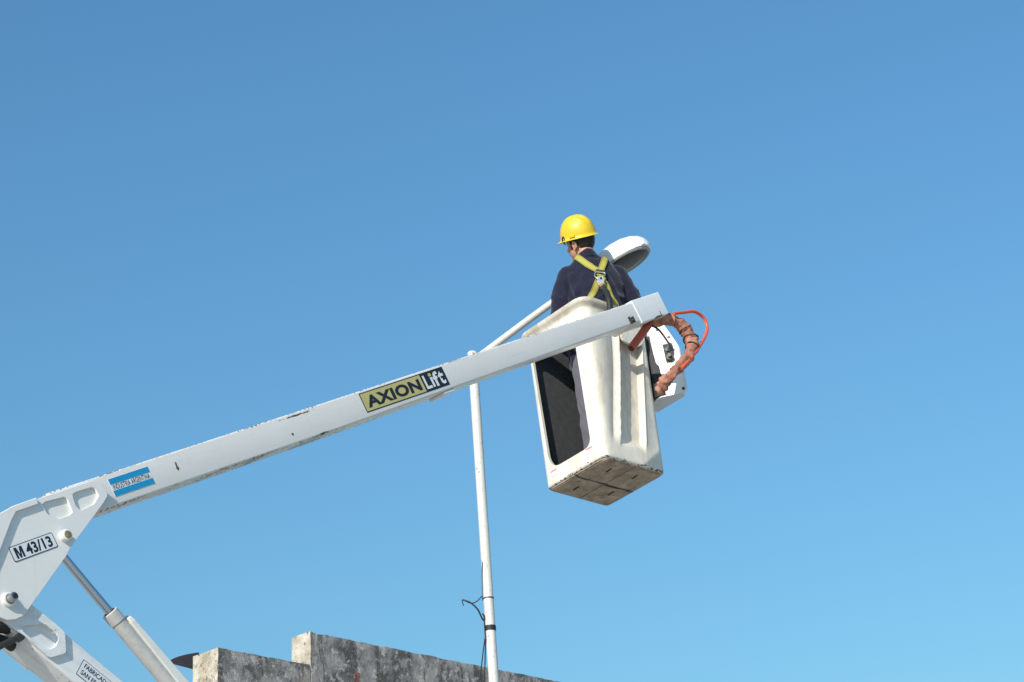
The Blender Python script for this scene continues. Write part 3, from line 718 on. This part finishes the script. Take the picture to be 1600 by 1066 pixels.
# ------------------------------------------------------------------ worker
FEET = Vector((.535, 12.36, 6.118))
man = empty('person', FEET)
tag(man, 'worker in navy sweater, yellow hard hat and safety harness standing in the bucket', 'person')
def P3(x, y, z): return Vector((x, y, z)) - FEET
def capsule(bm, p0, r0, p1, r1, seg=18, squash=None):
    p0, p1 = Vector(p0), Vector(p1); d = (p1 - p0); L = d.length; d.normalize()
    u = d.orthogonal().normalized(); w = d.cross(u)
    rings = []
    for k in range(6):
        a = -pi / 2 + pi / 2 * k / 5; rings.append((p0 + d * r0 * sin(a), r0 * cos(a)))
    for k in range(6):
        a = pi / 2 * k / 5; rings.append((p1 + d * r1 * sin(a), r1 * cos(a)))
    R_ = [[bm.verts.new(c + (u * cos(2 * pi * q / seg) + w * sin(2 * pi * q / seg)) * max(r, .0003)) for q in range(seg)] for c, r in rings]
    for A, B in zip(R_, R_[1:]):
        for q in range(seg): bm.faces.new((A[q], A[(q + 1) % seg], B[(q + 1) % seg], B[q]))
    bm.faces.new(R_[0][::-1]); bm.faces.new(R_[-1])
def ellipsoid(bm, c, rx, ry, rz, mat=None, sub=3):
    r = bmesh.ops.create_icosphere(bm, subdivisions=sub, radius=1)
    for v in r['verts']:
        p = Vector((v.co.x * rx, v.co.y * ry, v.co.z * rz))
        if mat is not None: p = mat @ p
        v.co = p + Vector(c)
def limb(bm, pts):
    for (a, ra), (b, rb_) in zip(pts, pts[1:]): capsule(bm, a, ra, b, rb_)
def remesh(name, bm, mat, voxel, smooth_it=6, parent=man, fac=.5):
    o = obj(name, bm, mat, parent)
    m = o.modifiers.new('r', 'REMESH'); m.mode = 'VOXEL'; m.voxel_size = voxel
    s = o.modifiers.new('s', 'SMOOTH'); s.iterations = smooth_it; s.factor = fac
    baked(o); o.data.polygons.foreach_set('use_smooth', [True] * len(o.data.polygons)); return o
# joints
YAW = radians(-6)
pel = P3(.560, 12.42, 7.02); wai = P3(.572, 12.41, 7.17); che = P3(.575, 12.42, 7.45); nek = P3(.548, 12.395, 7.665)
SL_, SR_ = P3(.398, 12.41, 7.568), P3(.745, 12.44, 7.568)
EL_, ER_ = P3(.338, 12.44, 7.270), P3(.862, 12.49, 7.300)
WL_, WR_ = P3(.300, 12.635, 7.235), P3(.765, 12.665, 7.245)
HL_, HR_ = P3(.488, 12.42, 6.99), P3(.650, 12.43, 6.99)
KL_, KR_ = P3(.496, 12.385, 6.57), P3(.640, 12.41, 6.57)
AL_, AR_ = P3(.508, 12.370, 6.19), P3(.630, 12.40, 6.19)
HC = P3(.508, 12.400, 7.822)                                   # skull centre
def frame(up, yaw):
    u = Vector(up).normalized(); f = Vector((-sin(yaw), cos(yaw), 0)); f = (f - u * f.dot(u)).normalized()
    return f.cross(u), f, u
hr, fwd, hu = frame((-.13, -.30, .93), radians(47))
HM = Matrix((hr, fwd, hu)).transposed()
def hd(x, y, z): return HC + HM @ Vector((x, y, z))
def torso(bm, g=0.0, loose=0.0):
    secs = [(P3(.560, 12.42, 6.90), .150, .105), (pel, .165, .115), (wai, .152 + loose, .108 + loose), (P3(.575, 12.415, 7.30), .165 + loose, .118 + loose), (che, .180, .122), (P3(.570, 12.42, 7.555), .172, .108), (P3(.562, 12.41, 7.615), .135, .088), (P3(.553, 12.40, 7.655), .085, .070)]
    rings = []
    for c, a, b in secs:
        rings.append([c + Vector(((a + g) * cos(t_) * cos(YAW) - (b + g) * sin(t_) * sin(YAW), (a + g) * cos(t_) * sin(YAW) + (b + g) * sin(t_) * cos(YAW), 0)) for t_ in (2 * pi * k / 32 for k in range(32))])
    loft(bm, rings)
def hand(bm, W, palm_dir, side, up):
    """relaxed grip over the bucket lip: palm, four curled fingers, thumb from the palm's side"""
    d = Vector(palm_dir).normalized(); n = Vector(up); n = (n - d * n.dot(d)).normalized(); s = d.cross(n) * side
    P_ = lambda a, b, c: W + d * a + s * b + n * c
    for b in (-.026, -.009, .009, .026): capsule(bm, P_(.01, b * .7, 0), .016, P_(.075, b, 0), .0125, 10)
    for b, L in ((-.030, .036), (-.010, .042), (.010, .040), (.029, .031)):
        p = [P_(.078, b, .001), P_(.078 + L * .9, b * 1.05, -.008), P_(.080 + L * 1.1, b * 1.05, -.034), P_(.068 + L * .9, b * 1.05, -.052)]
        for a, q, r0, r1 in zip(p, p[1:], (.0095, .0088, .0082), (.0088, .0082, .0072)): capsule(bm, a, r0, q, r1, 10)
    p = [P_(.022, -.022, -.004), P_(.045, -.046, -.016), P_(.070, -.050, -.028), P_(.088, -.044, -.034)]
    for a, q, r0, r1 in zip(p, p[1:], (.015, .0115, .0100), (.0115, .0100, .0080)): capsule(bm, a, r0, q, r1, 10)
# body, one continuous surface
bm = bmesh.new(); torso(bm)
limb(bm, [(SL_, .058), (EL_, .042), (WL_, .028)]); limb(bm, [(SR_, .058), (ER_, .042), (WR_, .028)])
limb(bm, [(HL_, .088), (KL_, .058), (AL_, .040)]); limb(bm, [(HR_, .088), (KR_, .058), (AR_, .040)])
capsule(bm, nek, .066, hd(0, -.022, -.05), .056)
capsule(bm, P3(.50, 12.40, 7.60), .055, P3(.545, 12.39, 7.685), .05); capsule(bm, P3(.63, 12.41, 7.60), .055, P3(.552, 12.39, 7.685), .05)
ellipsoid(bm, hd(0, -.005, .022), .077, .098, .088, HM); ellipsoid(bm, hd(0, .030, -.055), .060, .064, .068, HM)
ellipsoid(bm, hd(0, .078, -.098), .024, .020, .020, HM); capsule(bm, hd(0, .088, .008), .011, hd(0, .110, -.034), .014)
capsule(bm, hd(-.03, .084, .018), .012, hd(.03, .084, .018), .012); ellipsoid(bm, hd(-.040, .062, -.032), .022, .024, .020, HM); ellipsoid(bm, hd(.040, .062, -.032), .022, .024, .020, HM)
capsule(bm, hd(-.018, .090, -.066), .009, hd(.018, .090, -.066), .009)
for s in (-1, 1):
    for a0, a1 in ((-30, 40), (40, 110), (110, 180), (180, 240)):
        f_ = lambda a: hd(s * (.083 + .006 * sin(radians(a))), -.008 - .017 * cos(radians(a)) * 1, -.022 + .030 * sin(radians(a)))
        capsule(bm, f_(a0), .0062, f_(a1), .0062, 8)
    ellipsoid(bm, hd(s * .078, -.004, -.024), .009, .016, .026, HM, 2); ellipsoid(bm, hd(s * .082, .000, -.050), .007, .009, .011, HM, 2)
hand(bm, WL_, Vector((-.15, 1, -.05)), 1, Vector((.1, .1, 1))); hand(bm, WR_, Vector((-.25, 1, -.05)), -1, Vector((.1, .1, 1)))
for A_ in (AL_, AR_): capsule(bm, A_ + Vector((0, -.02, -.03)), .035, A_ + Vector((0, .13, -.045)), .028)
body = remesh('body', bm, 'skin', .0042, 3)
# eyes, mouth
for s in (-1, 1):
    bm = bmesh.new(); ellipsoid(bm, hd(s * .031, .084, .000), .012, .012, .011, HM, 2); e = obj('eye', bm, 'eye', body, smooth=60)
bm = bmesh.new(); ellipsoid(bm, hd(0, .098, -.066), .022, .005, .007, HM, 2); obj('lips', bm, 'lips', body, smooth=60)
# sweater with folds
bm = bmesh.new(); torso(bm, .018, .012)
limb(bm, [(SL_ + Vector((.01, 0, .004)), .072), (SL_.lerp(EL_, .5) + Vector((-.004, 0, 0)), .068), (EL_, .062), (EL_.lerp(WL_, .55), .054), (EL_.lerp(WL_, .9), .043)])
limb(bm, [(SR_ + Vector((-.01, 0, .004)), .074), (SR_.lerp(ER_, .5), .070), (ER_, .064), (ER_.lerp(WR_, .55), .054), (ER_.lerp(WR_, .9), .043)])
capsule(bm, P3(.47, 12.40, 7.610), .058, P3(.530, 12.39, 7.675), .058); capsule(bm, P3(.65, 12.41, 7.610), .062, P3(.575, 12.395, 7.675), .056)
capsule(bm, nek + Vector((0, 0, -.03)), .072, nek + Vector((-.003, 0, .035)), .068)
capsule(bm, P3(.43, 12.35, 7.54), .03, P3(.47, 12.33, 7.40), .04)      # shoulder blades under the cloth
capsule(bm, P3(.69, 12.36, 7.54), .03, P3(.66, 12.34, 7.40), .04)
shirt = remesh('sweater', bm, 'shirt', .0075, 8)
me = shirt.data; nrm = [v.normal.copy() for v in me.vertices]
for v, n in zip(me.vertices, nrm):
    p = v.co
    f1 = noise.noise(Vector((p.x * 9, p.y * 9, p.z * 5 + p.x * 7)))
    f2 = 1 - abs(noise.noise(Vector((p.x * 13 + p.z * 6, p.y * 12, p.z * 7 - p.x * 9)))) * 2
    low = sstep(1.47, 1.15, p.z)
    f3 = max(0, 1 - 3.2 * abs(noise.noise(Vector((p.x * 6 + 3, p.y * 6, p.z * 3.2 + p.x * 5)))))
    v.co = p + n * ((.004 + .004 * low) * f1 + .019 * max(0, f2) * (.25 + .75 * low) + .012 * f3 * f3 * sstep(1.46, 1.34, p.z))
bm = bmesh.new()                                              # knitted neck band
nb = [nek + Vector((.066 * cos(a), .064 * sin(a), .034 - .012 * sin(a) * -1 - .03 * max(0, sin(a)))) for a in (2 * pi * k / 32 for k in range(32))]
tube(bm, nb, .009, 8, closed=True); obj('neck_band', bm, 'shirt', shirt, smooth=60)
bm = bmesh.new()                                              # collar of the shirt underneath, standing a little above the neck band
cr = []
for k in range(25):
    a = radians(95 + 130 * k / 24); w_ = sin(pi * k / 24)
    p = nek + Vector((.070 * cos(a), .068 * sin(a), .028 - .02 * max(0, sin(a)))); d_ = Vector((cos(a), sin(a), 0)) * (.006 + .012 * w_)
    cr.append([p, p + d_ + Vector((0, 0, .018 * w_ + .002)), p + d_ + Vector((0, 0, .018 * w_ + .005)) + d_ * .2, p + Vector((0, 0, .004))])
loft(bm, cr); obj('collar', bm, 'collar', man, smooth=60)
# trousers and boots
bm = bmesh.new(); torso_low = [(P3(.560, 12.42, 6.93), .165, .122), (pel, .180, .130), (P3(.565, 12.415, 7.12), .168, .122)]
loft(bm, [[c + Vector((a * cos(t_), b * sin(t_), 0)) for t_ in (2 * pi * k / 28 for k in range(28))] for c, a, b in torso_low])
limb(bm, [(HL_, .104), (HL_.lerp(KL_, .5), .092), (KL_, .080), (KL_.lerp(AL_, .5), .074), (AL_ + Vector((0, 0, .02)), .066)])
limb(bm, [(HR_, .104), (HR_.lerp(KR_, .5), .092), (KR_, .080), (KR_.lerp(AR_, .5), .074), (AR_ + Vector((0, 0, .02)), .066)])
tr = remesh('trousers', bm, 'trousers', .0085, 6); me = tr.data; nrm = [v.normal.copy() for v in me.vertices]
for v, n in zip(me.vertices, nrm):
    p = v.co; v.co = p + n * (.012 * noise.noise(p * 6) + .012 * max(0, 1 - 2.2 * abs(noise.noise(Vector((p.x * 6, p.y * 6, p.z * 8 + p.x * 9))))))
for A_ in (AL_, AR_):
    bm = bmesh.new(); limb(bm, [(A_ + Vector((0, -.03, -.030)), .048), (A_ + Vector((0, .06, -.034)), .046), (A_ + Vector((0, .145, -.040)), .042)]); capsule(bm, A_ + Vector((0, 0, -.02)), .055, A_ + Vector((0, 0, .08)), .055)
    b_ = remesh('boot', bm, 'boot', .008, 3)
    for v in b_.data.vertices: v.co.z = max(v.co.z, .004)
# hair: close cap with a ragged hairline at nape and temples
bm = bmesh.new(); r = bmesh.ops.create_icosphere(bm, subdivisions=5, radius=1)
kill = []
for v in r['verts']:
    x, y, z = v.co; q = Vector((x * .0835, y * .1045 - .005, z * .100 + .012))
    jag = noise.noise(v.co * 9) * .006 + noise.noise(v.co * 26) * .006
    line = -.075 + .0 if y < -.25 else (-.075 + (y + .25) * .10)
    if abs(x) > .55 and -.30 < y < .15: line = max(line, -.005 if y > -.12 else -.03)
    if y > .25: line = .045
    if abs(x) > .5 and .05 < y < .42: line = min(line, -.040)
    if q.z + jag < line: kill.append(v)
    v.co = HC + HM @ (q + v.co * (.002 * noise.noise(v.co * 30)))
bmesh.ops.delete(bm, geom=kill, context='VERTS')
hair = obj('hair', bm, 'hair', man, smooth=60); s_ = hair.modifiers.new('s', 'SOLIDIFY'); s_.thickness = .010; s_.offset = -1
# hard hat
bm = bmesh.new(); rings = []
NS = 64
def hat(az, el):
    """dome point: az round the head (0 = right, 90 = front), el 0..90"""
    ca_, sa = cos(az), sin(az); ce, se = cos(el), sin(el)
    x = .113 * ca_ * ce ** .82; y = (.138 if sa > 0 else .134) * sa * ce ** .82; z = .150 * se ** .92
    rid = math.exp(-(x / .020) ** 4) * sstep(.25, .55, se) * .0105 + (math.exp(-((abs(x) - .048) / .010) ** 2) * .006) * sstep(.35, .6, se) * (1 if y < .09 else .3)
    return Vector((x, y, z + rid))
for e in range(0, 19):
    el = radians(90) * e / 19
    rings.append([hat(2 * pi * k / NS, el) for k in range(NS)])
brim_o, brim_i = [], []
def brim(k, dr, dz):
    a = 2 * pi * k / NS; f = max(0, sin(a)) ** 3
    p = hat(a, 0); d = Vector((cos(a), sin(a), 0)); return p + d * (dr + (dr / .014) * .030 * f) + Vector((0, 0, dz - (dr / .014) * (.010 * f)))
lower = [[brim(k, -.004, -.004) for k in range(NS)], [brim(k, .012, -.011) for k in range(NS)], [brim(k, .014, -.009) for k in range(NS)], [brim(k, .010, -.005) for k in range(NS)], [brim(k, .002, .000) for k in range(NS)]]
R_ = loft(bm, lower + rings[1:], cap=False)
top = bm.verts.new(hat(0, radians(90)))
for k in range(NS): bm.faces.new((R_[-1][k], R_[-1][(k + 1) % NS], top))
inner = [[p * .965 + Vector((0, 0, -.003)) for p in rg] for rg in rings[::3]]
R2 = loft(bm, [lower[0]] + inner, cap=False)
t2 = bm.verts.new(hat(0, radians(90)) * .965)
for k in range(NS): bm.faces.new((R2[-1][(k + 1) % NS], R2[-1][k], t2))
bmesh.ops.remove_doubles(bm, verts=bm.verts, dist=.0002)
helmet = obj('hard_hat', bm, 'helmet', man, smooth=50)
HATC = hd(0, .004, .040)
helmet.matrix_local = Matrix.Translation(HATC) @ Matrix(frame((-.174, -.440, .874), radians(52))).transposed().to_4x4() @ Matrix.Scale(.955, 4)
bm = bmesh.new(); box(bm, -.122, -.112, -.022, .022, .006, .026); bevel(obj('accessory_slot', bm, 'helmet', helmet, rot=(0, 0, radians(8))), .004)
bm = bmesh.new(); tube(bm, [(-.104 + .004 * sin(2 * pi * k / 16), .068 + .010 * cos(2 * pi * k / 16), .006 + .020 * sin(2 * pi * k / 16)) for k in range(16)], .0045, 8, closed=True); tube(bm, [(-.104, .070, .0), (-.100, .072, -.02), (-.09, .070, -.03)], .005, 8); obj('strap_clip', bm, 'rubber', helmet, smooth=60)
bm = bmesh.new(); tube(bm, catmull([(.085, -.055, -.005), (.092, -.066, -.02), (.090, -.062, -.04), (.082, -.055, -.045)], 5), .004, 8); obj('rear_strap', bm, 'rubber', helmet, smooth=60)

# harness: webbing laid on the sweater surface
dg = bpy.context.evaluated_depsgraph_get(); dg.update()
bvh = BVHTree.FromPolygons([v.co for v in shirt.data.vertices], [p.vertices[:] for p in shirt.data.polygons])
def strap(pts, w, lift_=.004, name='harness_strap'):
    path = catmull(pts, 10); samples = []
    for p in path:
        q, n, i, d = bvh.find_nearest(p); samples.append((q, n))
    for _ in range(4):                                         # relax: webbing bridges the folds
        samples = [samples[0]] + [((samples[i - 1][0] + samples[i][0] * 2 + samples[i + 1][0]) / 4, (samples[i - 1][1] + samples[i][1] + samples[i + 1][1]).normalized()) for i in range(1, len(samples) - 1)] + [samples[-1]]
    bm = bmesh.new(); rings = []; edge = ([], [])
    for i, (q, n) in enumerate(samples):
        t_ = (samples[min(i + 1, len(samples) - 1)][0] - samples[max(i - 1, 0)][0]).normalized(); s = n.cross(t_).normalized()
        o_ = q + n * lift_
        rings.append([o_ - s * w / 2, o_ + s * w / 2, o_ + s * w / 2 + n * .003, o_ - s * w / 2 + n * .003])
        edge[0].append(o_ - s * (w / 2 - .005) + n * .0032); edge[1].append(o_ + s * (w / 2 - .005) + n * .0032)
    loft(bm, rings); st = obj(name, bm, 'web', man, smooth=40)
    for e in edge:
        bm = bmesh.new(); tube(bm, e, .0011, 5); obj('edge_stitch', bm, 'stitch', st, smooth=60)
    return st
DR = P3(.617, 12.27, 7.520)
strap([P3(.47, 12.50, 7.36), P3(.455, 12.48, 7.50), P3(.458, 12.42, 7.70), P3(.470, 12.35, 7.69), P3(.540, 12.29, 7.60), DR + Vector((-.004, 0, .02)), DR + Vector((.012, 0, -.02))], .044, .006)
strap([P3(.68, 12.52, 7.36), P3(.685, 12.50, 7.50), P3(.682, 12.44, 7.70), P3(.672, 12.36, 7.69), P3(.645, 12.29, 7.60), DR + Vector((.004, 0, .02)), DR + Vector((-.012, 0, -.02))], .044, .010)
strap([DR + Vector((.004, 0, 0)), P3(.580, 12.27, 7.42), P3(.540, 12.27, 7.33), P3(.515, 12.28, 7.22), P3(.49, 12.29, 7.1)], .042)
strap([DR + Vector((.0, 0, 0)), P3(.650, 12.27, 7.42), P3(.690, 12.27, 7.33), P3(.71, 12.29, 7.22), P3(.72, 12.30, 7.1)], .042)
q0, n0, _, _ = bvh.find_nearest(DR); fx = Vector((1, 0, -.25)).normalized(); n0 = (n0 + Vector((0, -1, .0))).normalized(); fx = (fx - n0 * fx.dot(n0)).normalized(); fz = n0.cross(fx) * -1
if fz.z < 0: fz = -fz
def dpt(a, b, c): return q0 + fx * a + fz * b + n0 * c
bm = bmesh.new(); prism(bm, rounded([(-.032, -.012), (.032, -.012), (.032, .012), (-.032, .012)], .006, 3), -.003, .003)
kp = obj('strap_keeper', bm, 'rubber', man); kp.matrix_local = Matrix.Translation(dpt(0, .012, .020)) @ Matrix((fx, fz, n0)).transposed().to_4x4()
bm = bmesh.new(); tube(bm, [dpt(*p) for p in catmull([(-.030, .0, .026), (.030, .0, .026), (.034, -.018, .030), (.026, -.045, .036), (.006, -.060, .040), (-.012, -.056, .040), (-.030, -.038, .034), (-.034, -.014, .028)], 4)][:-1], .0052, 10, closed=True); obj('back_ring', bm, 'steel', man, smooth=60)
bm = bmesh.new(); prism(bm, rounded([(-.016, .030), (.014, .030), (.024, -.012), (.020, -.040), (-.008, -.046), (-.026, -.012)], .012, 4), -.009, .009, (rounded([(-.008, .020), (.006, .020), (.010, .002), (-.010, .002)], .005, 3),))
hk = bevel(obj('snap_hook', bm, 'steel', man), .003); hk.matrix_local = Matrix.Translation(dpt(.018, -.072, .046)) @ Matrix((fx, fz, n0)).transposed().to_4x4()
lp = [dpt(.028, -.108, .05), dpt(.032, -.122, .054), dpt(.035, -.138, .058), P3(.640, 12.190, 7.345), P3(.646, 12.130, 7.290), P3(.650, 12.085, 7.235), P3(.652, 12.072, 7.175), P3(.650, 12.08, 7.11)]
bm = bmesh.new(); tube(bm, lp[:3], .014, 12); obj('lanyard_swivel', bm, 'sleeve', man, smooth=60)
bm = bmesh.new(); tube(bm, catmull(lp[2:], 6), .0205, 14); obj('lanyard', bm, 'rubber', man, smooth=60)
